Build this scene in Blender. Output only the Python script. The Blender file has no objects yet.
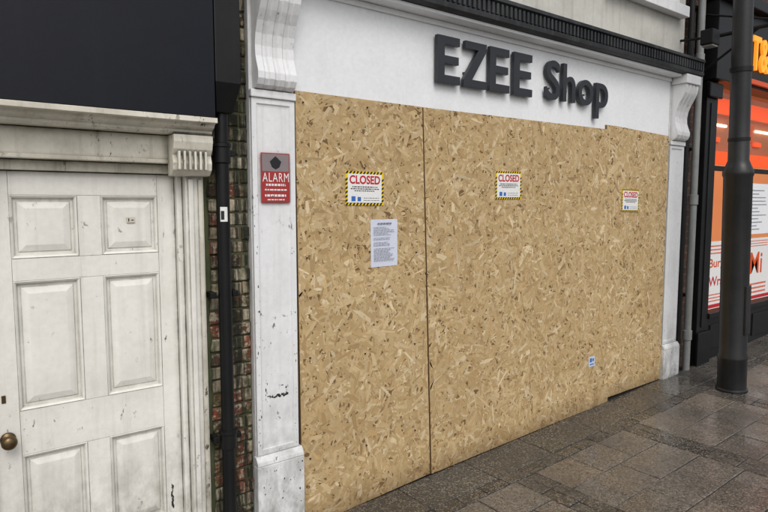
import bpy, math, random
import numpy as np
from mathutils import Vector, Matrix
random.seed(7); rng=np.random.default_rng(7)
S=bpy.context.scene
def lin(c):
    return tuple(((v/255)/12.92 if v/255<=.04045 else (((v/255)+.055)/1.055)**2.4) for v in c)+(1.0,)
def gz(x):
    return -.12+.041*min(max(x,-6),16)

# ---------------------------------------------------------------- materials
def new_mat(name,rough=.6,base=(.5,.5,.5,1)):
    m=bpy.data.materials.new(name); m.use_nodes=True
    nt=m.node_tree; b=nt.nodes['Principled BSDF']
    b.inputs['Roughness'].default_value=rough; b.inputs['Base Color'].default_value=base
    return m,nt,b
def coord(nt,scale=(1,1,1),rot=(0,0,0)):
    tc=nt.nodes.new('ShaderNodeTexCoord'); mp=nt.nodes.new('ShaderNodeMapping')
    mp.inputs['Scale'].default_value=scale; mp.inputs['Rotation'].default_value=rot
    nt.links.new(tc.outputs['Object'],mp.inputs['Vector']); return mp.outputs['Vector']
def noise(nt,vec,scale,detail=6,rough=.6,dist=0):
    n=nt.nodes.new('ShaderNodeTexNoise'); n.inputs['Scale'].default_value=scale
    n.inputs['Detail'].default_value=detail; n.inputs['Roughness'].default_value=rough; n.inputs['Distortion'].default_value=dist
    nt.links.new(vec,n.inputs['Vector']); return n.outputs['Fac']
def rng_map(nt,val,a,b,c=0,d=1):
    r=nt.nodes.new('ShaderNodeMapRange'); r.inputs[1].default_value=a;r.inputs[2].default_value=b
    r.inputs[3].default_value=c;r.inputs[4].default_value=d; nt.links.new(val,r.inputs[0]); return r.outputs[0]
def mathn(nt,op,a,b):
    n=nt.nodes.new('ShaderNodeMath'); n.operation=op
    for i,v in enumerate((a,b)):
        if isinstance(v,(int,float)): n.inputs[i].default_value=v
        else: nt.links.new(v,n.inputs[i])
    return n.outputs[0]
def mix(nt,fac,a,b,mode='MIX'):
    n=nt.nodes.new('ShaderNodeMix'); n.data_type='RGBA'; n.blend_type=mode
    if isinstance(fac,(int,float)): n.inputs[0].default_value=fac
    else: nt.links.new(fac,n.inputs[0])
    for i,v in ((6,a),(7,b)):
        if isinstance(v,tuple): n.inputs[i].default_value=v
        else: nt.links.new(v,n.inputs[i])
    return n.outputs[2]
def bump(nt,b,h,strength=.3,dist=.003):
    n=nt.nodes.new('ShaderNodeBump'); n.inputs['Strength'].default_value=strength; n.inputs['Distance'].default_value=dist
    nt.links.new(h,n.inputs['Height']); nt.links.new(n.outputs[0],b.inputs['Normal'])
def zcoord(nt):
    tc=nt.nodes.new('ShaderNodeTexCoord'); s=nt.nodes.new('ShaderNodeSeparateXYZ')
    nt.links.new(tc.outputs['Object'],s.inputs[0]); return s.outputs[2]

def paint(name,base,dirt=(95,88,72),amt=.35,rough=.5,streak=.3,chip=None,chipth=.70,grime=None,grz=(0,.6),bs=.25,crev=None,spec=.5):
    m,nt,b=new_mat(name,rough); b.inputs['Specular IOR Level'].default_value=spec
    v=coord(nt)
    n1=noise(nt,v,2.6,8,.65); n2=noise(nt,v,38,5,.6)
    f=mathn(nt,'MULTIPLY',rng_map(nt,n1,.42,.78),amt)
    col=mix(nt,f,lin(base),lin(dirt))
    vs=coord(nt,(22,22,1.1)); ns=noise(nt,vs,1.0,6,.6)
    fs=mathn(nt,'MULTIPLY',rng_map(nt,ns,.52,.8),streak)
    col=mix(nt,fs,col,lin(dirt))
    fine=rng_map(nt,n2,.3,.7,.95,1.03)
    cb=nt.nodes.new('ShaderNodeCombineColor')
    for i in range(3): nt.links.new(fine,cb.inputs[i])
    col=mix(nt,1.0,col,cb.outputs[0],'MULTIPLY')
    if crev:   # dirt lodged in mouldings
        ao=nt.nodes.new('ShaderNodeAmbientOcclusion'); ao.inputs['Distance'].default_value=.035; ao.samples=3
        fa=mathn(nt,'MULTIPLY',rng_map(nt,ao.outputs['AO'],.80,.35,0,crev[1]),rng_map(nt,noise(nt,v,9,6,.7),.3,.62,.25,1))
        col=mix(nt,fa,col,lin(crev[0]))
    if grime:
        z=zcoord(nt); g=rng_map(nt,z,grz[0],grz[1],1,0)
        ng=rng_map(nt,noise(nt,coord(nt,(1,1,.6)),9,7,.7),.38,.68)
        col=mix(nt,mathn(nt,'MULTIPLY',g,ng),col,lin(grime))
    if chip:
        nc=noise(nt,coord(nt,(1,1,.55)),26,6,.72,.4)
        big=rng_map(nt,noise(nt,v,3.1,3,.5),.5,.62)
        fc=mathn(nt,'MULTIPLY',rng_map(nt,nc,chipth-.05,chipth-.035),big)
        col=mix(nt,fc,col,lin(chip))
    nt.links.new(col,b.inputs['Base Color'])
    bump(nt,b,n2,bs,.002)
    return m

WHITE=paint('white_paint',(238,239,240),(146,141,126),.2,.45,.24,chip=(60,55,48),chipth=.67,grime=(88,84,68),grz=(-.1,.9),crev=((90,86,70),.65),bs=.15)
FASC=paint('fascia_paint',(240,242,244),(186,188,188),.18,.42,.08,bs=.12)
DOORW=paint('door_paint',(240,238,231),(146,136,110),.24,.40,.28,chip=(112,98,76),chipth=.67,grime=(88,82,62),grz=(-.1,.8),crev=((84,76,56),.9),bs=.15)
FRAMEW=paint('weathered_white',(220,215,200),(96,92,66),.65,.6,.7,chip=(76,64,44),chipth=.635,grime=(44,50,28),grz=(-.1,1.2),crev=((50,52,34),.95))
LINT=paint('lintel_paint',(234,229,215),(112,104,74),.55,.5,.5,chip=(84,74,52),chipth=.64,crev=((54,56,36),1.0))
CREAM=paint('cream_render',(205,203,195),(120,115,105),.4,.8,.4)
NAVY=paint('navy_panel',(11,14,25),(30,34,42),.25,.45,.2,spec=.3)
BLACK=paint('black_paint',(15,16,18),(46,46,42),.3,.42,.2,spec=.35)
LEAD=paint('lead_black',(30,32,35),(92,94,94),.5,.55,.5)
GREY=paint('grey_pipe_paint',(150,152,150),(70,70,64),.5,.5,.5)
LETTER=paint('letter_grey',(40,43,49),(56,58,62),.2,.4,.05,bs=.05)
COLUMN=paint('column_paint',(24,26,29),(56,54,50),.5,.38,.35,bs=.5)
def flat(name,c,rough=.5,metal=0):
    m,nt,b=new_mat(name,rough)
    n=noise(nt,coord(nt),60,3,.5)
    col=mix(nt,rng_map(nt,n,.35,.7,0,.12),lin(c),lin(tuple(int(v*.7) for v in c)))
    nt.links.new(col,b.inputs['Base Color']); b.inputs['Metallic'].default_value=metal
    return m
PAPER=flat('paper_white',(238,240,243),.6); SIGNW=flat('sign_white',(240,240,238),.3)
RED=flat('sign_red',(196,30,44),.35); YEL=flat('sign_yellow',(240,205,30),.35); INK=flat('ink',(28,28,32),.5)
BLUE=flat('sign_blue',(60,110,190),.4); GREYINK=flat('grey_ink',(120,124,132),.6)
ALRED=flat('alarm_red',(168,52,52),.45); ALGREY=flat('alarm_faded',(140,128,130),.45); BRASS=flat('aged_brass',(110,92,66),.35,.9)
ORANGE=flat('orange_panel',(225,84,26),.4); DARKIN=flat('dark_interior',(96,70,50),.7)
def emis(name,c,s):
    m,nt,b=new_mat(name,.5,lin(c)); b.inputs['Emission Color'].default_value=lin(c); b.inputs['Emission Strength'].default_value=s
    return m
E_OR=emis('lit_orange',(245,84,22),.65); E_WH=emis('strip_light',(255,232,205),3.0); E_YE=emis('lit_letters',(250,150,40),.8); E_IN=emis('self_glowing_wall',(255,190,130),.3)  # E_IN: warm glow added to the room walls to brighten the interior
def glass():
    m=bpy.data.materials.new('window_glass'); m.use_nodes=True; nt=m.node_tree; nt.nodes.clear()
    o=nt.nodes.new('ShaderNodeOutputMaterial'); t=nt.nodes.new('ShaderNodeBsdfTransparent'); g=nt.nodes.new('ShaderNodeBsdfGlossy')
    g.inputs['Roughness'].default_value=.02; lw=nt.nodes.new('ShaderNodeLayerWeight'); mx=nt.nodes.new('ShaderNodeMixShader')
    lw.inputs[0].default_value=.22
    nt.links.new(rng_map(nt,lw.outputs['Fresnel'],0,1,.02,.75),mx.inputs[0]); nt.links.new(t.outputs[0],mx.inputs[1]); nt.links.new(g.outputs[0],mx.inputs[2]); nt.links.new(mx.outputs[0],o.inputs[0])
    return m
GLASS=glass()
def attr_mat(name,attr='Col'):
    m,nt,b=new_mat(name,.6); a=nt.nodes.new('ShaderNodeVertexColor'); a.layer_name=attr
    return m,nt,b,a.outputs[0]
# OSB flakes
OSB,nt,b,c=attr_mat('osb_flakes')
tc=nt.nodes.new('ShaderNodeTexCoord'); mp=nt.nodes.new('ShaderNodeMapping'); mp.inputs['Scale'].default_value=(14,300,1)
nt.links.new(tc.outputs['UV'],mp.inputs[0]); g=noise(nt,mp.outputs[0],1,3,.6)
cb=nt.nodes.new('ShaderNodeCombineColor'); r_=rng_map(nt,g,.3,.7,.84,1.09)
for i in range(3): nt.links.new(r_,cb.inputs[i])
col=mix(nt,1.0,c,cb.outputs[0],'MULTIPLY')
big=rng_map(nt,noise(nt,coord(nt),1.1,4,.55),.3,.7,0,.35)
col=mix(nt,big,col,lin((162,134,94)))
tcx=nt.nodes.new('ShaderNodeTexCoord'); sx=nt.nodes.new('ShaderNodeSeparateXYZ'); nt.links.new(tcx.outputs['Object'],sx.inputs[0])
zz_=mathn(nt,'SUBTRACT',sx.outputs[2],mathn(nt,'MULTIPLY',sx.outputs[0],.041))
dz_=mathn(nt,'ADD',zz_,mathn(nt,'MULTIPLY',noise(nt,coord(nt,(1,1,.3)),5,5,.6),.22))
col=mix(nt,rng_map(nt,dz_,.16,-.03,0,.6),col,lin((96,72,44)))
nt.links.new(col,b.inputs['Base Color']); bump(nt,b,g,.3,.0006); b.inputs['Roughness'].default_value=.66; b.inputs['Specular IOR Level'].default_value=.35
OSBED=flat('osb_edge',(120,92,56),.8)
# pavement
PAVE,nt,b,c=attr_mat('pavement_slab')
v=coord(nt)
vo=nt.nodes.new('ShaderNodeTexVoronoi'); vo.inputs['Scale'].default_value=130; nt.links.new(v,vo.inputs['Vector'])
sp=nt.nodes.new('ShaderNodeSeparateColor'); nt.links.new(vo.outputs['Color'],sp.inputs[0])
col=mix(nt,rng_map(nt,sp.outputs[0],.62,.75,0,.5),c,lin((164,154,141)))
col=mix(nt,rng_map(nt,sp.outputs[1],.66,.78,0,.65),col,lin((48,46,43)))
st=rng_map(nt,noise(nt,v,1.7,7,.65),.4,.7,0,.5)
col=mix(nt,st,col,lin((56,54,51)))
vg=nt.nodes.new('ShaderNodeTexVoronoi'); vg.inputs['Scale'].default_value=3.2; nt.links.new(v,vg.inputs['Vector'])
col=mix(nt,rng_map(nt,vg.outputs['Distance'],.055,.04,0,.5),col,lin((40,38,36)))
nt.links.new(col,b.inputs['Base Color'])
nt.links.new(rng_map(nt,noise(nt,v,2.3,5,.6),.38,.62,.46,.10),b.inputs['Roughness'])
bump(nt,b,mathn(nt,'ADD',vo.outputs['Distance'],noise(nt,v,60,4,.6)),.22,.0012)
JOINT=flat('pavement_joint',(42,40,36),.8)
ASPH,nt,b=new_mat('asphalt',.6); v=coord(nt)
nt.links.new(mix(nt,rng_map(nt,noise(nt,v,150,3,.6),.35,.65),lin((50,50,52)),lin((82,82,82))),b.inputs['Base Color'])
bump(nt,b,noise(nt,v,180,2),.4,.003)
# bricks
BRICK,nt,b,c=attr_mat('old_brick'); v=coord(nt)
n=noise(nt,v,34,7,.7); 
col=mix(nt,rng_map(nt,n,.50,.57,0,.85),c,lin((178,170,146)))
col=mix(nt,rng_map(nt,noise(nt,coord(nt,(1,1,.5)),12,6,.7),.46,.60,0,.75),col,lin((58,72,32)))
col=mix(nt,rng_map(nt,noise(nt,coord(nt,(2.6,1,.22)),8,8,.72),.42,.54,0,.96),col,lin((22,27,13)))
nt.links.new(col,b.inputs['Base Color']); b.inputs['Roughness'].default_value=.85; bump(nt,b,n,.9,.008)
MORTAR=paint('mortar',(84,82,60),(26,32,15),.98,.9,.98)
def wallbrick():
    m,nt,b=new_mat('brick_wall_mat',.85); v=coord(nt,(1,1,1),(math.radians(90),0,0))
    t=nt.nodes.new('ShaderNodeTexBrick'); t.inputs['Scale'].default_value=1; t.inputs['Brick Width'].default_value=.225; t.inputs['Row Height'].default_value=.075
    t.inputs['Mortar Size'].default_value=.006; t.inputs['Color1'].default_value=lin((98,62,50)); t.inputs['Color2'].default_value=lin((72,50,42)); t.inputs['Mortar'].default_value=lin((104,98,88))
    nt.links.new(v,t.inputs[0])
    cc=mix(nt,rng_map(nt,noise(nt,coord(nt),3,7,.7),.4,.65,0,.8),t.outputs[0],lin((40,38,32)))
    nt.links.new(cc,b.inputs['Base Color']); return m
WBR=wallbrick()

# ---------------------------------------------------------------- geometry helpers
import bmesh
def link(o,parent=None):
    S.collection.objects.link(o)
    if parent: o.parent=parent
    return o
def empty(name,loc=(0,0,0)):
    e=bpy.data.objects.new(name,None); e.empty_display_size=.2; e.location=loc; S.collection.objects.link(e); return e
def mesh(name,verts,faces,mat,parent=None,bev=0,smooth=False,col=None):
    me=bpy.data.meshes.new(name); me.from_pydata([tuple(map(float,v)) for v in verts],[],faces); me.materials.append(mat)
    if col is not None:
        a=me.color_attributes.new('Col','FLOAT_COLOR','POINT'); a.data.foreach_set('color',np.array(col,dtype=np.float32).ravel())
    me.update(); o=bpy.data.objects.new(name,me); link(o,parent)
    bm=bmesh.new(); bm.from_mesh(me); bmesh.ops.recalc_face_normals(bm,faces=bm.faces); bm.to_mesh(me); bm.free()
    if bev:
        md=o.modifiers.new('b','BEVEL'); md.width=bev; md.segments=2; md.limit_method='ANGLE'
    if smooth:
        for p in me.polygons: p.use_smooth=True
    return o
BF=[(0,1,2,3),(7,6,5,4),(0,4,5,1),(1,5,6,2),(2,6,7,3),(3,7,4,0)]
def boxv(x0,x1,y0,y1,z0,z1):
    return [(x0,y0,z0),(x1,y0,z0),(x1,y1,z0),(x0,y1,z0),(x0,y0,z1),(x1,y0,z1),(x1,y1,z1),(x0,y1,z1)]
def box(name,x0,x1,y0,y1,z0,z1,mat,parent=None,bev=.004):
    return mesh(name,boxv(x0,x1,y0,y1,z0,z1),BF,mat,parent,bev)
def boxes(name,lst,mat,parent=None,bev=0,col=None):
    V=[];F=[];C=[]
    for k,bx in enumerate(lst):
        n=len(V); V+=boxv(*bx); F+=[tuple(i+n for i in f) for f in BF]
        if col: C+=[col[k]]*8
    return mesh(name,V,F,mat,parent,bev,col=C if col else None)
def prism_x(name,prof,x0,x1,mat,parent=None,bev=.002):
    n=len(prof); V=[(x0,y,z) for y,z in prof]+[(x1,y,z) for y,z in prof]
    F=[tuple(range(n)),tuple(range(2*n-1,n-1,-1))]+[(i,(i+1)%n,n+(i+1)%n,n+i) for i in range(n)]
    return mesh(name,V,F,mat,parent,bev)
def rings(name,x0,x1,z0,z1,rs,mat,parent=None,back=None):
    V=[];F=[]
    rr=list(rs)
    if back is not None: rr=[(0,back)]+rr
    for ins,y in rr:
        V+=[(x0+ins,y,z0+ins),(x1-ins,y,z0+ins),(x1-ins,y,z1-ins),(x0+ins,y,z1-ins)]
    for k in range(len(rr)-1):
        a=4*k;b2=a+4
        for i in range(4):
            j=(i+1)%4; F.append((a+i,a+j,b2+j,b2+i))
    F.append(tuple(4*(len(rr)-1)+i for i in range(4)))
    return mesh(name,V,F,mat,parent)
def lathe(name,prof,cx,cy,mat,parent=None,seg=32,bev=0):
    V=[];F=[]
    for r,z in prof:
        for i in range(seg):
            a=2*math.pi*i/seg; V.append((cx+r*math.cos(a),cy+r*math.sin(a),z))
    for k in range(len(prof)-1):
        for i in range(seg):
            j=(i+1)%seg; F.append((k*seg+i,k*seg+j,(k+1)*seg+j,(k+1)*seg+i))
    F.append(tuple(range(seg))); F.append(tuple(range((len(prof)-1)*seg,len(prof)*seg)))
    o=mesh(name,V,F,mat,parent,smooth=True)
    md=o.modifiers.new('e','EDGE_SPLIT'); md.split_angle=math.radians(35)
    return o
def tube(name,p0,p1,r,mat,parent=None,seg=16):
    p0=Vector(p0);p1=Vector(p1);d=(p1-p0);L=d.length;q=d.to_track_quat('Z','Y')
    V=[];F=[]
    for t in (0,L):
        for i in range(seg):
            a=2*math.pi*i/seg; V.append(p0+q@Vector((r*math.cos(a),r*math.sin(a),t)))
    for i in range(seg):
        j=(i+1)%seg; F.append((i,j,seg+j,seg+i))
    F.append(tuple(range(seg)));F.append(tuple(range(seg,2*seg)))
    o=mesh(name,V,F,mat,parent,smooth=True); md=o.modifiers.new('e','EDGE_SPLIT'); md.split_angle=math.radians(35); return o
def text(name,body,x0,x1,z0,z1,y,mat,parent=None,ext=.0005,off=0,space=1,shear=0):
    cu=bpy.data.curves.new(name,'FONT'); cu.body=body; cu.size=1; cu.offset=off; cu.extrude=0; cu.space_character=space; cu.shear=shear
    o=bpy.data.objects.new(name,cu); link(o); bpy.context.view_layer.update()
    dg=bpy.context.evaluated_depsgraph_get(); me=bpy.data.meshes.new_from_object(o.evaluated_get(dg))
    P=[v.co.copy() for v in me.vertices]
    ax=min(p.x for p in P);bx=max(p.x for p in P);ay=min(p.y for p in P);by=max(p.y for p in P)
    bpy.data.objects.remove(o)
    sx=(x1-x0)/(bx-ax);sz=(z1-z0)/(by-ay)
    for v in me.vertices:
        x,yy=v.co.x,v.co.y; v.co=(x0+(x-ax)*sx,y,z0+(yy-ay)*sz)
    me.materials.clear(); me.materials.append(mat); me.name=name
    ob=bpy.data.objects.new(name,me); link(ob,parent)
    bm=bmesh.new(); bm.from_mesh(me)
    bmesh.ops.remove_doubles(bm,verts=bm.verts,dist=1e-6)
    if ext>.001:
        r=bmesh.ops.extrude_face_region(bm,geom=bm.faces[:])
        vs=[g for g in r['geom'] if isinstance(g,bmesh.types.BMVert)]
        bmesh.ops.translate(bm,verts=vs,vec=(0,-ext,0))
    bmesh.ops.recalc_face_normals(bm,faces=bm.faces)
    for f in bm.faces: f.smooth=False
    bm.to_mesh(me); bm.free()
    return ob

# ---------------------------------------------------------------- ground
def sheet(name,xs,y0,y1,dz,mat,parent=None):
    V=[];F=[]
    for x in xs: V+=[(x,y0,gz(x)+dz),(x,y1,gz(x)+dz)]
    for i in range(len(xs)-1): F.append((2*i,2*i+2,2*i+3,2*i+1))
    return mesh(name,V,F,mat,parent)
XS=[-400,-60,-6,16,60,400]
sheet('ground',XS,-400,400,-.17,ASPH)
sheet('road',[-60,-6,16,60],-13,-6.63,-.125,ASPH)
pav=empty('pavement')
sheet('bedding',[-60,-6,16,60],-6.5,.06,-.007,JOINT,pav)
V=[];F=[];C=[]
def slab(x0,x1,y0,y1,c,ch=.004,g=.003):
    x0+=g;x1-=g;y0+=g;y1-=g
    n=len(V); dz=rng.normal(0,.0012); tx=rng.normal(0,.0012); ty=rng.normal(0,.0012)
    for (ins,h) in ((0,-.03),(0,-ch),(ch,0)):
        for (x,y,sx,sy) in ((x0+ins,y0+ins,-1,-1),(x1-ins,y0+ins,1,-1),(x1-ins,y1-ins,1,1),(x0+ins,y1-ins,-1,1)):
            V.append((x,y,gz(x)+h+dz+tx*sx+ty*sy))
    for k in (0,4):
        for i in range(4):
            j=(i+1)%4; F.append((n+k+i,n+k+j,n+k+4+j,n+k+4+i))
    F.append((n+8,n+9,n+10,n+11)); C.extend([c]*12)
def tone(base,s=.1):
    k=1+rng.normal(0,s); b=lin(base); h=rng.normal(0,.03); return (max(b[0]*k*(1+h),0),max(b[1]*k,0),max(b[2]*k*(1-h),0),1)
x=-6.0
while x<16:
    L=.6; slab(x,x+L,-.34,-.004,tone((74,71,66),.12)); x+=L
x=-6.0
while x<16:
    slab(x,x+.2,-.45,-.34,tone((64,61,57),.18)); x+=.2
P=1.30; x=-6.0-.05
SL=(112,105,97)
while x<16:
    y=-.45
    while y>-6.4:
        for k in range(2): slab(x+k*.105,x+(k+1)*.105,y-.21,y,tone((70,66,61),.16))
        y-=.21
    w=(P-.21)/3; r=0
    y=-.45; xa=x+.21
    while y>-6.4:
        if r%2==0:
            for k in range(3): slab(xa+k*w,xa+(k+1)*w,y-.30,y,tone(SL,.1))
        else:
            slab(xa,xa+w*.5,y-.30,y,tone(SL,.1))
            for k in range(2): slab(xa+w*(.5+k),xa+w*(1.5+k),y-.30,y,tone(SL,.1))
            slab(xa+w*2.5,xa+3*w,y-.30,y,tone(SL,.1))
        y-=.30; r+=1
    x+=P
mesh('paving_slabs',V,F,PAVE,pav,col=C)
V=[];F=[];C=[]
x=-6
while x<16: slab(x,x+.9,-6.63,-6.5,tone((110,106,100),.1),.012); x+=.9
mesh('kerb_stones',V,F,PAVE,pav,col=C)
V=[];F=[];C=[]
for i in range(420):
    near=random.random()<.6
    xx=random.uniform(1.0,8); yy=-abs(random.gauss(0,.05))-.012 if near else random.uniform(-3,-.1)
    s=random.uniform(.002,.006) if random.random()<.85 else random.uniform(.006,.013)
    a=random.uniform(0,6.3); n=len(V); zz=gz(xx)+.0035
    for j,(p,q) in enumerate(((-1,-.4),(.3,-.5),(1,.2),(-.2,.5))):
        V.append((xx+s*(p*math.cos(a)-q*math.sin(a)),min(yy+s*(p*math.sin(a)+q*math.cos(a)),-.004),zz+random.uniform(0,.002)))
    F.append((n,n+1,n+2,n+3)); C+= [tone(random.choice([(196,160,106),(120,108,92),(60,52,42),(170,160,146)]),.15)]*4
LIT,nt,b,c=attr_mat('litter_chips'); nt.links.new(c,b.inputs['Base Color'])
mesh('ground_litter',V,F,LIT,None,col=C)

# ---------------------------------------------------------------- closed shop building
shop=empty('closed_shop_building')
box('masonry_body',1.40,6.07,.10,7,-.2,6.2,WBR,shop,0)
box('parapet_coping',1.38,6.08,.02,7.05,6.2,6.32,GREY,shop)
box('upper_wall_render',1.40,6.07,.06,.0995,3.2,6.19,CREAM,shop,0)
DG=flat('dark_glass',(30,36,42),.08)
for wx in (2.0,4.75):
    w1=wx+1.15
    box('window_sill',wx-.08,w1+.08,-.03,.06,3.66,3.76,WHITE,shop)
    box('window_frame_bottom',wx,w1,.03,.058,3.762,3.84,WHITE,shop)
    box('window_frame_side',wx,wx+.07,.03,.058,3.842,5.2,WHITE,shop); box('window_frame_side',w1-.07,w1,.03,.058,3.842,5.2,WHITE,shop)
    box('window_frame_top',wx,w1,.03,.058,5.202,5.28,WHITE,shop); box('window_meeting_rail',wx+.072,w1-.072,.035,.058,4.48,4.54,WHITE,shop)
    box('window_pane',wx+.07,w1-.07,.05,.057,3.84,5.2,DG,shop,0)
box('fascia_board',1.662,5.768,.02,.095,2.40,3.09,FASC,shop)
box('fascia_bead',1.664,5.766,.004,.019,3.03,3.065,FASC,shop,.006)
prism_x('cornice',[(.098,3.09),(-.11,3.09),(-.14,3.10),(-.145,3.13),(-.125,3.14),(-.125,3.215),(-.15,3.225),(-.15,3.25),(.058,3.30),(.098,3.30)],1.36,6.09,LEAD,shop)
rb=[]; xx=1.38
while xx<6.07:
    rb.append((xx,xx+.022,-.142,-.1255,3.142,3.213)); xx+=.045
boxes('cornice_ribs',rb,LEAD,shop)
box('cornice_soffit',1.67,5.76,-.09,.018,3.066,3.088,FASC,shop,.003)
def corbel(x0,x1):
    prof=[(.015,2.475),(-.015,2.478),(-.042,2.495),(-.058,2.525),(-.058,2.56),(-.043,2.60),(-.028,2.645),(-.024,2.70),(-.034,2.76),(-.058,2.82),(-.088,2.87),(-.112,2.92),(-.122,2.97),(-.122,3.0)]
    w=x1-x0
    pat=[(0,0),(.16,0),(.20,.010),(.27,.010),(.31,0),(.43,0),(.47,.010),(.53,.010),(.57,0),(.69,0),(.73,.010),(.80,.010),(.84,0),(1,0)]
    V=[];F=[];n=len(prof)
    for t,o in pat:
        for (y,z) in prof: V.append((x0+t*w,y+o,z))
    for i in range(len(pat)-1):
        for k in range(n-1): F.append((i*n+k,(i+1)*n+k,(i+1)*n+k+1,i*n+k+1))
    b0=len(V)
    for (y,z) in prof: V.append((x0,.02,z))
    for (y,z) in prof: V.append((x1,.02,z))
    for k in range(n-1):
        F.append((k,k+1,b0+k+1,b0+k)); e=(len(pat)-1)*n
        F.append((e+k,e+k+1,b0+n+k+1,b0+n+k))
    F.append(tuple([i*n for i in range(len(pat))]+[b0+n,b0]))
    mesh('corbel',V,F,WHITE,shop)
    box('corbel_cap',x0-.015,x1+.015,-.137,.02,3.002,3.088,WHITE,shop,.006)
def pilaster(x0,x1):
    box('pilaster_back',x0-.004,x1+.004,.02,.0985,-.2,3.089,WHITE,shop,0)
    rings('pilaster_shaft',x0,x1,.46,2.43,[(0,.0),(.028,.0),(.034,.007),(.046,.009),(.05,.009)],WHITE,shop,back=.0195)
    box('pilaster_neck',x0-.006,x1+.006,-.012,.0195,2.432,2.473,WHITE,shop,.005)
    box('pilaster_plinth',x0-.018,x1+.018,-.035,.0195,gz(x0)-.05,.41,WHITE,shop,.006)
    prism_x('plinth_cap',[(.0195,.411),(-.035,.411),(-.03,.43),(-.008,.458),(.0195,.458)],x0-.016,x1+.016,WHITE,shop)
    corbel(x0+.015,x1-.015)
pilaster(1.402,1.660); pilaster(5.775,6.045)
def scuffs(name,x0,x1,z0,z1,n,y,sx,sz,mat,parent):
    V=[];F=[]
    for i in range(n):
        cx=random.uniform(x0,x1);cz=random.uniform(z0,z1);k=len(V);m=9;s=random.random()**2*.8+.2;yy=y-random.random()*.0004
        for j in range(m):
            a=2*math.pi*j/m; r=random.uniform(.5,1)*s
            V.append((cx+math.cos(a)*sx*r,yy,cz+math.sin(a)*sz*r))
        F.append(tuple(range(k,k+m)))
    return mesh(name,V,F,mat,parent)
BARE=flat('bare_dark_wood',(44,36,30),.8)
scuffs('paint_chips',1.462,1.60,.772,.79,34,.0083,.014,.009,BARE,shop)
scuffs('paint_chips',1.458,1.470,.79,.90,10,.0083,.005,.02,BARE,shop)
scuffs('paint_chips',1.585,1.60,.79,.83,6,.0083,.006,.014,BARE,shop)
scuffs('paint_chips',1.405,1.43,.47,2.3,34,-.0005,.004,.012,BARE,shop)
scuffs('paint_chips',1.635,1.655,.47,1.3,20,-.0005,.003,.010,BARE,shop)
scuffs('paint_chips',1.39,1.67,-.02,.40,44,-.0355,.006,.008,BARE,shop)
scuffs('paint_chips',5.76,6.06,.14,.4,14,-.0355,.008,.01,BARE,shop)

# shop sign lettering
sg=empty('shop_sign')
for i,ch in enumerate('EZEE'):
    x0=(2.705,2.945,3.20,3.455)[i]
    z0,z1=2.66,2.965
    if ch=='E':
        x1=x0+.208;t=.054
        P2=[(x0,z0),(x1,z0),(x1,z0+t),(x0+.064,z0+t),(x0+.064,2.788),(x1-.016,2.788),(x1-.016,2.84),(x0+.064,2.84),(x0+.064,z1-t),(x1-.006,z1-t),(x1-.006,z1),(x0,z1)]
    else:
        x1=x0+.225;t=.052
        P2=[(x0,z0),(x1,z0),(x1,z0+t),(x0+.082,z0+t),(x1-.004,z1-t+.004),(x1-.004,z1),(x0+.014,z1),(x0+.014,z1-t),(x1-.086,z1-t),(x0,z0+t-.004)]
    n=len(P2); Vv=[(a,-.026,b2) for a,b2 in P2]+[(a,.004,b2) for a,b2 in P2]
    Ff=[tuple(range(n)),tuple(range(2*n-1,n-1,-1))]+[(k,(k+1)%n,n+(k+1)%n,n+k) for k in range(n)]
    mesh('letter_'+ch,Vv,Ff,LETTER,sg,.002)
text('lettering_shop','Shop',3.83,4.655,2.575,2.965,.004,LETTER,sg,ext=.03,off=.012,space=1.06)
st=[]
for xx in (2.74,2.98,3.235,3.49,3.9,4.12,4.36,4.53):
    st.append((xx-.006,xx+.006,.0045,.0195,2.75,2.762)); 
boxes('standoff_pins',st,LETTER,sg)

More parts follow.
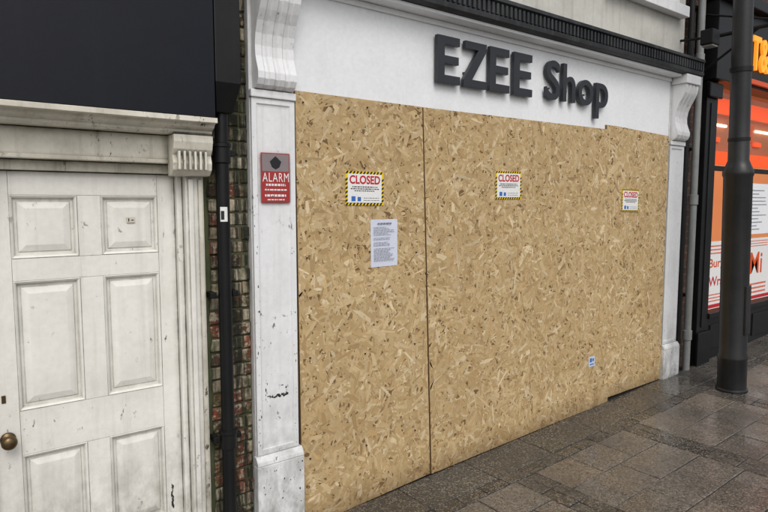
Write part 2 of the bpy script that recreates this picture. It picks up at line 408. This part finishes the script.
# ---------------------------------------------------------------- OSB hoarding
hoard=empty('osb_hoarding')
PAL=[((200,173,128),.32),((190,162,116),.27),((210,186,144),.20),((178,149,104),.10),((224,205,168),.085),((156,127,88),.025),((204,172,120),.02)]
pw=np.array([w for _,w in PAL]);pw/=pw.sum();pc=np.array([lin(c)[:3] for c,_ in PAL])
def osb(name,c,yf,n,seed):
    xlb,xlt,xrb,xrt,zbl,zbr,ztl,ztr=c
    Vb=[(xlb,yf,zbl),(xrb,yf,zbr),(xrt,yf,ztr),(xlt,yf,ztl)]; Vb+= [(x,yf+.018,z) for x,_,z in Vb]
    mesh(name+'_core',Vb,[(0,1,2,3),(7,6,5,4),(0,4,5,1),(1,5,6,2),(2,6,7,3),(3,7,4,0)],OSBED,hoard)
    r=np.random.default_rng(seed)
    xmin,xmax=min(xlb,xlt),max(xrb,xrt); zmin,zmax=min(zbl,zbr),max(ztl,ztr)
    n=int(n*(xmax-xmin)*(zmax-zmin))
    cx=r.uniform(xmin-.02,xmax+.02,n);cz=r.uniform(zmin-.02,zmax+.02,n)
    L=r.gamma(5,.0145,n).clip(.018,.16);W=r.gamma(4,.0043,n).clip(.004,.040)
    ang=r.uniform(0,math.pi,n)
    base=np.array([(-.5,-.35),(-.05,-.5),(.45,-.4),(.5,.3),(.1,.5),(-.45,.42)])
    q=np.repeat(base[None],n,0)+r.normal(0,.08,(n,6,2))
    lx=q[:,:,0]*L[:,None]; lz=q[:,:,1]*W[:,None]
    ca,sa=np.cos(ang)[:,None],np.sin(ang)[:,None]
    X=cx[:,None]+lx*ca-lz*sa; Z=cz[:,None]+lx*sa+lz*ca
    tz=((Z-zbl)/(ztl-zbl)).clip(0,1); xl=xlb+(xlt-xlb)*tz; xr=xrb+(xrt-xrb)*tz
    X=np.minimum(np.maximum(X,xl),xr)
    tx=((X-xlb)/(xrb-xlb)).clip(0,1); Z=np.minimum(np.maximum(Z,zbl+(zbr-zbl)*tx),ztl+(ztr-ztl)*tx)
    Y=yf-.0006-r.uniform(0,.0012,n)[:,None]+r.normal(0,.00008,(n,6))
    co=np.stack([X,Y,Z],-1).reshape(-1,3).astype(np.float32)
    me=bpy.data.meshes.new(name); me.vertices.add(n*6); me.vertices.foreach_set('co',co.ravel())
    me.loops.add(n*6); me.loops.foreach_set('vertex_index',np.arange(n*6,dtype=np.int32))
    me.polygons.add(n); me.polygons.foreach_set('loop_start',np.arange(0,n*6,6,dtype=np.int32))
    me.update(calc_edges=True)
    uv=me.uv_layers.new(name='UVMap'); off=r.uniform(0,50,(n,1))
    uvc=np.stack([lx+off,lz+off*.37],-1).reshape(-1,2).astype(np.float32); uv.data.foreach_set('uv',uvc.ravel())
    ci=r.choice(len(PAL),n,p=pw); cc=pc[ci]*(1+r.normal(0,.08,(n,1)))
    cc=np.concatenate([cc,np.ones((n,1))],1).clip(0,1); cc=np.repeat(cc,6,0).astype(np.float32)
    a=me.color_attributes.new('Col','FLOAT_COLOR','POINT'); a.data.foreach_set('color',cc.ravel())
    me.materials.append(OSB); me.validate(); o=bpy.data.objects.new(name+'_flakes',me); link(o,hoard)
D_=3300
osb('osb_sheet_a',(1.680,1.664,2.688,2.596,gz(1.68)-.01,gz(2.69)+.01,2.492,2.490),0,D_,1)
osb('osb_sheet_b',(2.694,2.600,3.735,3.700,gz(2.69)+.008,gz(3.73)+.005,2.488,2.494),-.007,D_,2)
osb('osb_sheet_c',(3.7365,3.7015,4.832,4.690,gz(3.73)+.005,gz(4.83)-.004,2.494,2.500),-.0065,D_,3)
osb('osb_sheet_d',(4.835,4.693,5.758,5.744,gz(4.83)+.03,gz(5.76)-.0,2.540,2.512),.003,D_,4)
sc=[]
for xx in (1.72,2.15,2.55,2.75,3.2,3.66,3.78,4.25,4.63,4.78,5.2,5.70):
    for zz in (.35,.95,1.55,2.1,2.44): 
        a=random.uniform(-.02,.02); sc.append((xx+a-.004,xx+a+.004,-.011,-.004,zz+a-.004,zz+a+.004))
boxes('screw_heads',sc,INK,hoard)

# ---------------------------------------------------------------- notices
def words(parent,x0,x1,z,h,y,mat,rnd,center=False,fill=1.0):
    L=[];x=x0;xe=x0+(x1-x0)*fill
    if center: x=x0+(x1-x0)*(1-fill)/2; xe=x1-(x1-x0)*(1-fill)/2
    while x<xe-.004:
        w=min(rnd.uniform(.006,.022),xe-x); L.append((x,x+w,y-.0004,y,z,z+h)); x+=w+.0045
    return L
def closure(cx,cz,rot,seed,yb):
    rnd=random.Random(seed)
    e=empty('closure_notice')
    w,h=.285,.205; y=0
    box('plate',-w/2,w/2,y-.003,y,-h/2,h/2,YEL,e,0)
    bw=.016;V=[];F=[]
    def quad(p):
        k=len(V); V.extend([(a,-.0036,b2) for a,b2 in p]); F.append((k,k+1,k+2,k+3))
    s=.022
    x=-w/2
    while x<w/2-s-.01:
        quad([(x,h/2-bw),(x+s*.62,h/2-bw),(x+s*.62+.010,h/2),(x+.010,h/2)])
        quad([(x,-h/2),(x+s*.62,-h/2),(x+s*.62+.010,-h/2+bw),(x+.010,-h/2+bw)]); x+=s*1.15
    z=-h/2+bw
    while z<h/2-bw-s:
        quad([(-w/2,z),(-w/2+bw,z+.010),(-w/2+bw,z+s*.62+.010),(-w/2,z+s*.62)])
        quad([(w/2-bw,z),(w/2,z+.010),(w/2,z+s*.62+.010),(w/2-bw,z+s*.62)]); z+=s*1.15
    mesh('hazard_stripes',V,F,INK,e)
    box('white_panel',-w/2+bw,w/2-bw,-.0042,-.003,-h/2+bw,h/2-bw,SIGNW,e,0)
    text('word_closed','CLOSED',-.114,.114,.026,.078,-.0048,RED,e,off=.03)
    L=words(e,-.11,.11,.006,.006,-.0043,INK,rnd,True,.85)+words(e,-.11,.11,-.006,.006,-.0043,INK,rnd,True,.95)+words(e,-.11,.11,-.018,.006,-.0043,INK,rnd,True,.7)
    boxes('small_print',L,INK,e)
    boxes('blue_marks',[(-.10,-.07,-.0047,-.0043,-.078,-.048),(-.055,-.03,-.0047,-.0043,-.078,-.052)],BLUE,e)
    boxes('footer_print',words(e,-.01,.11,-.06,.004,-.0043,GREYINK,rnd)+words(e,-.01,.11,-.074,.004,-.0043,GREYINK,rnd),GREYINK,e)
    e.location=(cx,yb,cz); e.rotation_euler=(0,rot,0)
closure(2.135,1.958,math.radians(.5),1,-.0028)
closure(3.432,2.0,math.radians(-.5),2,-.010)
closure(5.096,1.893,math.radians(1),3,-.0015)
e=empty('paper_notice'); rnd=random.Random(5)
V=[];F=[]
nx,nz=6,8
for i in range(nx+1):
    for j in range(nz+1):
        u=i/nx;v2=j/nz; V.append((-.105+.21*u,-.001-.002*math.sin(u*3.1+v2)*abs(math.sin(v2*4))-.003*(u>.9)*v2,-.1485+.297*v2))
for i in range(nx):
    for j in range(nz):
        a=i*(nz+1)+j; F.append((a,a+nz+1,a+nz+2,a+1))
mesh('sheet',V,F,flat('paper_cool',(218,223,238),.45),e,smooth=True)
L=words(e,-.06,.06,.118,.009,-.0075,INK,rnd,True,.9)
zz=.098
while zz>-.12:
    if rnd.random()>.14: L+=words(e,-.085,.085,zz,.0030,-.0075,GREYINK,rnd,False,rnd.uniform(.6,1))
    zz-=.0095
boxes('print',L,GREYINK,e); e.location=(2.284,-.003,1.62); e.rotation_euler=(0,math.radians(-.6),0)
e=empty('small_sticker'); box('label',-.045,.045,-.002,0,-.045,.045,flat('sticker_pale',(205,212,225),.4),e,0)
boxes('print',[(-.03,.0,-.0026,-.002,-.005,.03),(.008,.03,-.0026,-.002,.0,.025),(-.03,.03,-.0026,-.002,-.03,-.02)],BLUE,e)
e.location=(4.56,-.0092,.49)
# alarm sign
e=empty('alarm_sign')
box('plate',1.449,1.622,-.006,-.001,1.872,2.142,ALRED,e,.002)
box('upper_panel',1.455,1.616,-.0068,-.0058,2.042,2.136,ALGREY,e,0)
mesh('plain_emblem',[(1.50,-.0074,2.095),(1.512,-.0074,2.065),(1.535,-.0074,2.052),(1.558,-.0074,2.065),(1.57,-.0074,2.095),(1.535,-.0074,2.125)],[(0,1,2,3,4,5)],INK,e)
text('word_alarm','ALARM',1.456,1.615,1.986,2.034,-.0068,SIGNW,e,off=.0,space=1.15)
rnd=random.Random(3)
boxes('print',words(e,1.462,1.61,1.963,.012,-.0062,SIGNW,rnd,True,.8)+words(e,1.462,1.61,1.938,.008,-.0062,SIGNW,rnd,True,.9)+words(e,1.462,1.61,1.905,.012,-.0062,SIGNW,rnd,True,.9)+words(e,1.462,1.61,1.885,.006,-.0062,SIGNW,rnd,True,.7),SIGNW,e)
scuffs('faded_patches',1.46,1.61,1.88,1.98,6,-.0078,.010,.006,ALGREY,e)

# ---------------------------------------------------------------- neighbouring building with white door
nb=empty('door_house_building')
box('masonry_body',-6,1.398,.16,7,-.4,6.0,WBR,nb,0)
box('parapet_coping',-6,1.37,.05,7.05,6.0,6.12,GREY,nb)
box('upper_wall',-6,1.12,.0,.158,3.25,5.99,CREAM,nb,0)
xs=[-4.2,-2.6,-1.1,.18,1.145]
for i in range(4): box('navy_fascia_panel',xs[i]+.0015,xs[i+1]-.0015,-.15,-.02,2.283,3.25,NAVY,nb,.002)
box('navy_back',-4.2,1.14,-.0195,.0,2.285,3.24,BLACK,nb,0)
prism_x('lintel_moulding',[(.0,2.20),(-.07,2.20),(-.085,2.212),(-.085,2.222),(-.115,2.236),(-.125,2.252),(-.16,2.256),(-.16,2.280),(.0,2.280)],-4.2,1.15,LINT,nb)
box('frieze_board',-.3,1.13,.0,.158,2.062,2.198,LINT,nb)
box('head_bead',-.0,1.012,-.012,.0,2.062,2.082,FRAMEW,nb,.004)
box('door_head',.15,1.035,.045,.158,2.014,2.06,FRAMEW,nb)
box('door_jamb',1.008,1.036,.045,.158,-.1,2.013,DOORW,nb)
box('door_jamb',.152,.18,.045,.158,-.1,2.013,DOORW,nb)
def arch(x0,x1):
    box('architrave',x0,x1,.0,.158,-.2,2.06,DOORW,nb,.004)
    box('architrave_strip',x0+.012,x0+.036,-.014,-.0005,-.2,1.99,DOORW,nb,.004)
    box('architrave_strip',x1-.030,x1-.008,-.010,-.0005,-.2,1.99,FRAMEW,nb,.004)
arch(1.038,1.13); arch(.06,.150)
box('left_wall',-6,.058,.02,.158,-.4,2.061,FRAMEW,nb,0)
def bracket(x0,x1):
    prism_x('bracket',[(-.001,2.0),(-.05,2.005),(-.075,2.03),(-.082,2.065),(-.07,2.10),(-.09,2.13),(-.10,2.165),(-.10,2.198),(-.001,2.198)],x0,x1,LINT,nb,.003)
    boxes('bracket_flutes',[(x0+.02+.026*i,x0+.032+.026*i,-.1,-.06,2.03,2.12) for i in range(int((x1-x0-.03)/.026))],LINT,nb,.004)
bracket(.955,1.148); bracket(.02,.20)
# door
dr=empty('panelled_door')
YF=.08
xa,xb,xc,xd,xe_,xf=.182,.288,.560,.659,.922,1.006
zs=[(.25,.73),(.935,1.524),(1.623,1.906)]
lst=[(xa,xb,YF,.12,.02,2.01),(xe_,xf,YF,.12,.02,2.01)]
rails=[(.02,.25),(.73,.935),(1.524,1.623),(1.906,2.01)]
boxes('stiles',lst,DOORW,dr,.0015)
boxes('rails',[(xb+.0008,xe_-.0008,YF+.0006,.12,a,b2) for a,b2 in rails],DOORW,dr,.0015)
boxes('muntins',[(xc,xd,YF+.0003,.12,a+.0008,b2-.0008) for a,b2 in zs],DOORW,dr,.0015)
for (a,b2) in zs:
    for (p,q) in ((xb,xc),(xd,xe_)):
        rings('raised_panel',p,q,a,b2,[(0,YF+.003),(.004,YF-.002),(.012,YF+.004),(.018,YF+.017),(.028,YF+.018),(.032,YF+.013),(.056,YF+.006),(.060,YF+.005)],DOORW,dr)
box('threshold',.182,1.006,.0,.12,-.2,.015,GREY,dr)
def sphere_knob(cx,cz):
    V=[];F=[];prof=[(.030,0),(.031,-.004),(.024,-.008),(.012,-.012),(.011,-.03),(.020,-.036),(.029,-.045),(.032,-.056),(.029,-.067),(.018,-.075),(.004,-.078)]
    seg=28
    for r,y in prof:
        for i in range(seg):
            a=2*math.pi*i/seg; V.append((cx+r*math.cos(a),YF+y,cz+r*math.sin(a)))
    for k in range(len(prof)-1):
        for i in range(seg):
            j=(i+1)%seg; F.append((k*seg+i,k*seg+j,(k+1)*seg+j,(k+1)*seg+i))
    F.append(tuple(range((len(prof)-1)*seg,len(prof)*seg)))
    mesh('door_knob',V,F,BRASS,dr,smooth=True)
sphere_knob(.238,.82)
box('keyhole_plate',.222,.238,YF-.003,YF-.0002,.985,1.02,BRASS,dr,.001)
box('small_label',.775,.812,YF-.002,YF+.004,1.775,1.80,flat('label_cream',(214,208,190),.5),dr,0)
boxes('label_print',[(.781,.786,YF-.0026,YF-.002,1.78,1.796),(.795,.806,YF-.0026,YF-.002,1.784,1.789)],INK,dr)
scuffs('graffiti_mark',.945,.955,.28,.40,34,YF-.0006,.006,.016,INK,dr)
scuffs('paint_chips',.19,1.0,.1,1.95,26,YF-.0005,.003,.004,flat('chip_brown',(120,104,84),.7),dr)

# brick pier between buildings
bp=empty('brick_pier')
box('mortar_core',1.131,1.401,.062,.158,-.3,3.3,MORTAR,bp,0)
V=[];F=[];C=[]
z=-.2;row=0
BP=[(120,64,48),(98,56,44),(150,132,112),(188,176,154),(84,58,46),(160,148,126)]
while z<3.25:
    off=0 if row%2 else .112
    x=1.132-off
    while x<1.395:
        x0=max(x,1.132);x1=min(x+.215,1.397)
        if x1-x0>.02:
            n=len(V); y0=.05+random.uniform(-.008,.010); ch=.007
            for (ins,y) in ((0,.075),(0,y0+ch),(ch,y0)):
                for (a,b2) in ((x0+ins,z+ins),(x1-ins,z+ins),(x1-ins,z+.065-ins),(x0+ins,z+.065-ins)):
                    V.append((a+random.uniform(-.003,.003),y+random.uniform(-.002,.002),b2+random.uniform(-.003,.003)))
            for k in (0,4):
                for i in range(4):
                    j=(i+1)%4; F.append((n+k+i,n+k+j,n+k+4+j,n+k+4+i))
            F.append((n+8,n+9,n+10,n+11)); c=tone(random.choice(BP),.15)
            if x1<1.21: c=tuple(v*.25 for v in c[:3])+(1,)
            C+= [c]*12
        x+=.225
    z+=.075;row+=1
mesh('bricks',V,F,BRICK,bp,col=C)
ALG=paint('algae_render',(84,88,58),(24,30,16),.98,.9,.95,bs=.9)
V=[];F=[];k=0
zl=[-.2+.04*i for i in range(62)]
for z in zl:
    a=random.uniform(-.008,.008); c_=random.uniform(-.004,.004); V+=[(1.131,.030+c_,z),(1.160+a,.034+c_,z),(1.176+a,.06,z)]
for i in range(len(zl)-1):
    F+=[(3*i,3*i+1,3*i+4,3*i+3),(3*i+1,3*i+2,3*i+5,3*i+4)]
mesh('cement_fillet',V,F,ALG,bp,smooth=True)

# drainpipe
dp=empty('drainpipe')
PX,PY=1.218,-.035
lathe('pipe',[(.034,-.06),(.034,2.5)],PX,PY,BLACK,dp)
for zz in (.62,2.12): lathe('pipe_collar',[(.035,zz-.05),(.043,zz-.045),(.043,zz+.03),(.048,zz+.035),(.048,zz+.05),(.035,zz+.055)],PX,PY,BLACK,dp)
for zz in (.63,1.4,2.13): boxes('bracket',[(PX-.075,PX-.044,PY+.0,.06,zz-.02,zz+.01),(PX+.044,PX+.075,PY+.0,.06,zz-.02,zz+.01)],BLACK,dp,.003)
V=[(1.175,-.085,2.32),(1.262,-.085,2.32),(1.262,.05,2.32),(1.175,.05,2.32),(1.152,-.14,2.46),(1.285,-.14,2.46),(1.285,.05,2.46),(1.152,.05,2.46),(1.152,-.14,3.4),(1.285,-.14,3.4),(1.285,.05,3.4),(1.152,.05,3.4)]
mesh('hopper_head',V,[(3,2,1,0),(8,9,10,11)]+[(k+i,k+(i+1)%4,k+4+(i+1)%4,k+4+i) for k in (0,4) for i in range(4)],BLACK,dp,.005)
def curved_label(cx,cy,r,a0,a1,z0,z1,name,mat,par):
    V=[];F=[];n=8
    for i in range(n+1):
        a=a0+(a1-a0)*i/n; V+=[(cx+r*math.cos(a),cy+r*math.sin(a),z0),(cx+r*math.cos(a),cy+r*math.sin(a),z1)]
    for i in range(n): F.append((2*i,2*i+2,2*i+3,2*i+1))
    mesh(name,V,F,mat,par,smooth=True)
curved_label(PX,PY,.0345,-2.4,-1.3,1.775,1.85,'label',SIGNW,dp)
curved_label(PX,PY,.0350,-2.3,-1.8,1.785,1.83,'label_print',INK,dp)

# ---------------------------------------------------------------- takeaway shop on the right
tk=empty('takeaway_shop_building')
box('wall_strip',6.072,6.42,.07,.3,-.1,3.5,WBR,tk,0)
box('body_side',6.072,6.42,.3,6,-.1,6,WBR,tk,0)
box('body_upper',6.42,12.2,.1,6,3.9,6.3,WBR,tk,0)
box('upper_wall_strip',6.09,6.42,.07,.299,3.502,6.3,WBR,tk,0)
box('body_far',12.2,14,.1,6,-.1,6.3,WBR,tk,0)
box('back_wall',6.42,12.2,3.5,3.6,0,3.9,E_IN,tk,0)
box('floor',6.42,12.2,.1,3.5,-.1,.22,DARKIN,tk,0)
box('ceiling',6.42,12.2,.1,3.5,3.2,3.88,PAPER,tk,0)
box('side_wall',12.0,12.19,.1,3.49,.23,3.19,E_IN,tk,0)
box('pilaster',6.42,6.66,-.03,.12,.0,3.12,BLACK,tk,.006); box('pilaster_base',6.40,6.68,-.06,-.031,.0,.5,BLACK,tk,.006)
box('pilaster_cap',6.40,6.68,-.07,-.031,2.95,3.1,BLACK,tk,.01)
box('pilaster_strip',6.50,6.58,-.04,-.031,.55,2.9,BLACK,tk,.003)
box('stall_riser',6.662,12.2,-.01,.1,.0,.62,BLACK,tk,.004)
boxes('riser_mouldings',[(6.75+1.1*i,7.75+1.1*i,-.022,-.011,.27,.54) for i in range(5)],BLACK,tk,.006)
box('window_sill',6.662,12.2,-.05,.1,.621,.68,BLACK,tk,.006)
for xx in (6.662,8.55,10.4): box('mullion',xx,xx+.05,.01,.08,.681,3.1,BLACK,tk,.004)
box('transom',6.714,12.2,.012,.078,2.22,2.27,BLACK,tk,.004)
mesh('glass_pane',[(6.70,.045,.68),(12.19,.045,.68),(12.19,.045,3.1),(6.70,.045,3.1)],[(0,1,2,3)],GLASS,tk)
box('lit_strip_upper',6.72,12,.10,.14,2.86,3.02,E_OR,tk,0)
box('lit_strip_lower',6.72,12,.10,.14,2.30,2.44,E_OR,tk,0)
box('lit_panel',6.72,12,.15,.17,2.45,2.85,flat('warm_panel',(190,120,80),.5),tk,0)
boxes('lit_tubes',[(6.8+.62*i,7.25+.62*i,.125,.145,2.72,2.745) for i in range(8)],E_WH,tk)
boxes('lit_tubes_lower',[(6.9+.55*i,7.1+.55*i,.125,.145,2.55,2.60) for i in range(9)],E_OR,tk)
box('counter',7.2,11.5,1.6,1.75,.22,1.2,ORANGE,tk,.004)
box('menu_board',7,11.5,3.4,3.49,1.9,2.6,E_OR,tk,0)
box('ceiling_light',7,11.5,2.0,2.1,3.1,3.19,E_WH,tk,0)
box('fascia',6.40,12.2,-.12,.1,3.122,3.9,BLACK,tk,.006)
box('fascia_cornice',6.38,12.22,-.2,.09,3.901,4.02,BLACK,tk,.01)
text('fascia_lettering','T&',7.14,7.56,3.30,3.66,-.125,E_YE,tk,ext=.03,off=.01)
box('fascia_lightbox',6.9,12,-.16,-.121,3.15,3.20,ORANGE,tk,.003)
pp=empty('window_posters')
box('poster',6.73,7.32,.030,.036,.70,1.45,SIGNW,pp,0); box('poster',7.36,8.5,.030,.036,.70,1.45,SIGNW,pp,0)
box('menu_poster',7.45,8.3,.030,.036,1.50,2.1,PAPER,pp,0)
text('word_burger','Burger',6.76,7.30,1.13,1.26,.0290,ORANGE,pp,off=.015)
text('word_wraps','Wraps',6.77,7.28,.92,1.06,.0290,RED,pp,off=.015)
text('word_mi','Mi',7.82,8.16,1.02,1.28,.0290,ORANGE,pp,off=.015)
box('red_strip',6.73,8.5,.0285,.0295,.71,.75,RED,pp,0)
rnd=random.Random(9); L=[]
for k in range(12): L+=words(pp,7.5,8.25,1.55+.042*k,.012,.0296,RED,rnd,False,rnd.uniform(.5,.95))
boxes('menu_print',L,GREYINK,pp)
L=[]
for k in range(3): L+=words(pp,6.78,7.27,1.31+.04*k,.016,.0296,RED,rnd,False,.9)+words(pp,7.42,8.4,1.35+.03*k,.010,.0296,RED,rnd,False,.9)
for k in range(3): L+=words(pp,6.78,7.27,.78+.035*k,.014,.0296,RED,rnd,False,.9)+words(pp,7.42,8.4,.78+.05*k,.022,.0296,RED,rnd,False,.9)
boxes('poster_print',L,ORANGE,pp)
gp=empty('drainpipe')
lathe('pipe',[(.035,.1),(.035,6.0)],6.24,-.02,GREY,gp)
for zz in (.5,1.9,3.3): lathe('pipe_collar',[(.036,zz-.05),(.045,zz-.045),(.045,zz+.05),(.036,zz+.055)],6.24,-.02,GREY,gp)
lathe('pipe_dark',[(.028,.1),(.028,6.0)],6.12,.02,BLACK,gp)
boxes('pipe_brackets',[(6.1,6.30,.02,.07,zz,zz+.03) for zz in (.9,2.4,3.8)],BLACK,gp)
br=empty('hanging_sign_bracket')
tube('arm',(6.34,.07,3.52),(6.34,-.75,3.52),.018,BLACK,br); tube('brace',(6.34,.07,3.15),(6.34,-.5,3.51),.012,BLACK,br)
tube('arm_upper',(6.34,.07,3.78),(6.34,-.75,3.53),.01,BLACK,br)
box('wall_plate',6.31,6.37,.045,.0695,3.05,3.85,BLACK,br,.004)
fl=empty('flood_light'); box('lamp_body',5.93,6.08,-.28,-.16,3.36,3.5,BLACK,fl,.01); tube('stem',(6.0,.06,3.46),(6.0,-.17,3.44),.012,BLACK,fl)
box('lamp_face',5.95,6.06,-.27,-.17,3.345,3.359,GREY,fl,.002)

# ---------------------------------------------------------------- lamp post
lp=empty('lamp_post',(5.93,-.60,gz(5.93)))
lathe('column',[(.135,-.02),(.135,.02),(.122,.03),(.122,.30),(.128,.31),(.128,.33),(.117,.36),(.117,1.98),(.126,2.0),(.126,2.03),(.105,2.08),(.086,2.13),(.082,2.6),(.074,5.6),(.03,5.65)],0,0,COLUMN,lp,40)
box('access_door',-.05,.05,-.124,-.105,.55,1.0,COLUMN,lp,.004)
tube('lantern_arm',(0,0,5.55),(0,-1.0,5.75),.03,COLUMN,lp)
box('lantern',-.12,.12,-1.6,-.95,5.7,5.82,COLUMN,lp,.03)
boxes('strap_bracket',[(.06,.13,-.06,.02,2.28,2.44)],ORANGE,lp,.004)
lathe('strap',[(.087,2.3),(.09,2.3),(.09,2.33),(.087,2.33)],0,0,BLACK,lp)
lathe('strap',[(.087,2.9),(.092,2.9),(.092,2.94),(.087,2.94)],0,0,BLACK,lp)
lp.rotation_euler=(0,math.radians(-2.7),0)

# ---------------------------------------------------------------- light
w=bpy.data.worlds.new('World'); S.world=w; w.use_nodes=True; nt=w.node_tree
bg=nt.nodes['Background']; sk=nt.nodes.new('ShaderNodeTexSky'); sk.sky_type='NISHITA'; sk.sun_disc=False
EL=math.radians(48); AZ=math.radians(200)
sk.sun_elevation=EL; sk.sun_rotation=AZ; sk.air_density=1.0; sk.dust_density=4; sk.ozone_density=1
hs=nt.nodes.new('ShaderNodeHueSaturation'); hs.inputs['Saturation'].default_value=.3
nt.links.new(sk.outputs[0],hs.inputs['Color']); nt.links.new(hs.outputs[0],bg.inputs[0]); bg.inputs[1].default_value=.138
sl=bpy.data.lights.new('sun','SUN'); sl.energy=.7; sl.angle=math.radians(30); sl.color=(1,.985,.96)
so=bpy.data.objects.new('sun',sl); S.collection.objects.link(so)
d=Vector((math.sin(AZ)*math.cos(EL),math.cos(AZ)*math.cos(EL),math.sin(EL)))
so.rotation_euler=d.to_track_quat('Z','Y').to_euler()

cam=bpy.data.cameras.new('camera'); co=bpy.data.objects.new('camera',cam); S.collection.objects.link(co)
cam.sensor_width=36; cam.lens=36*600/768; cam.clip_end=2000; cam.clip_start=.05
co.location=(0,-3.0,1.87); co.rotation_euler=(math.radians(90-5.05),0,math.radians(-37.3))
S.camera=co
S.view_settings.view_transform='Standard'; S.view_settings.look='None'; S.view_settings.exposure=0
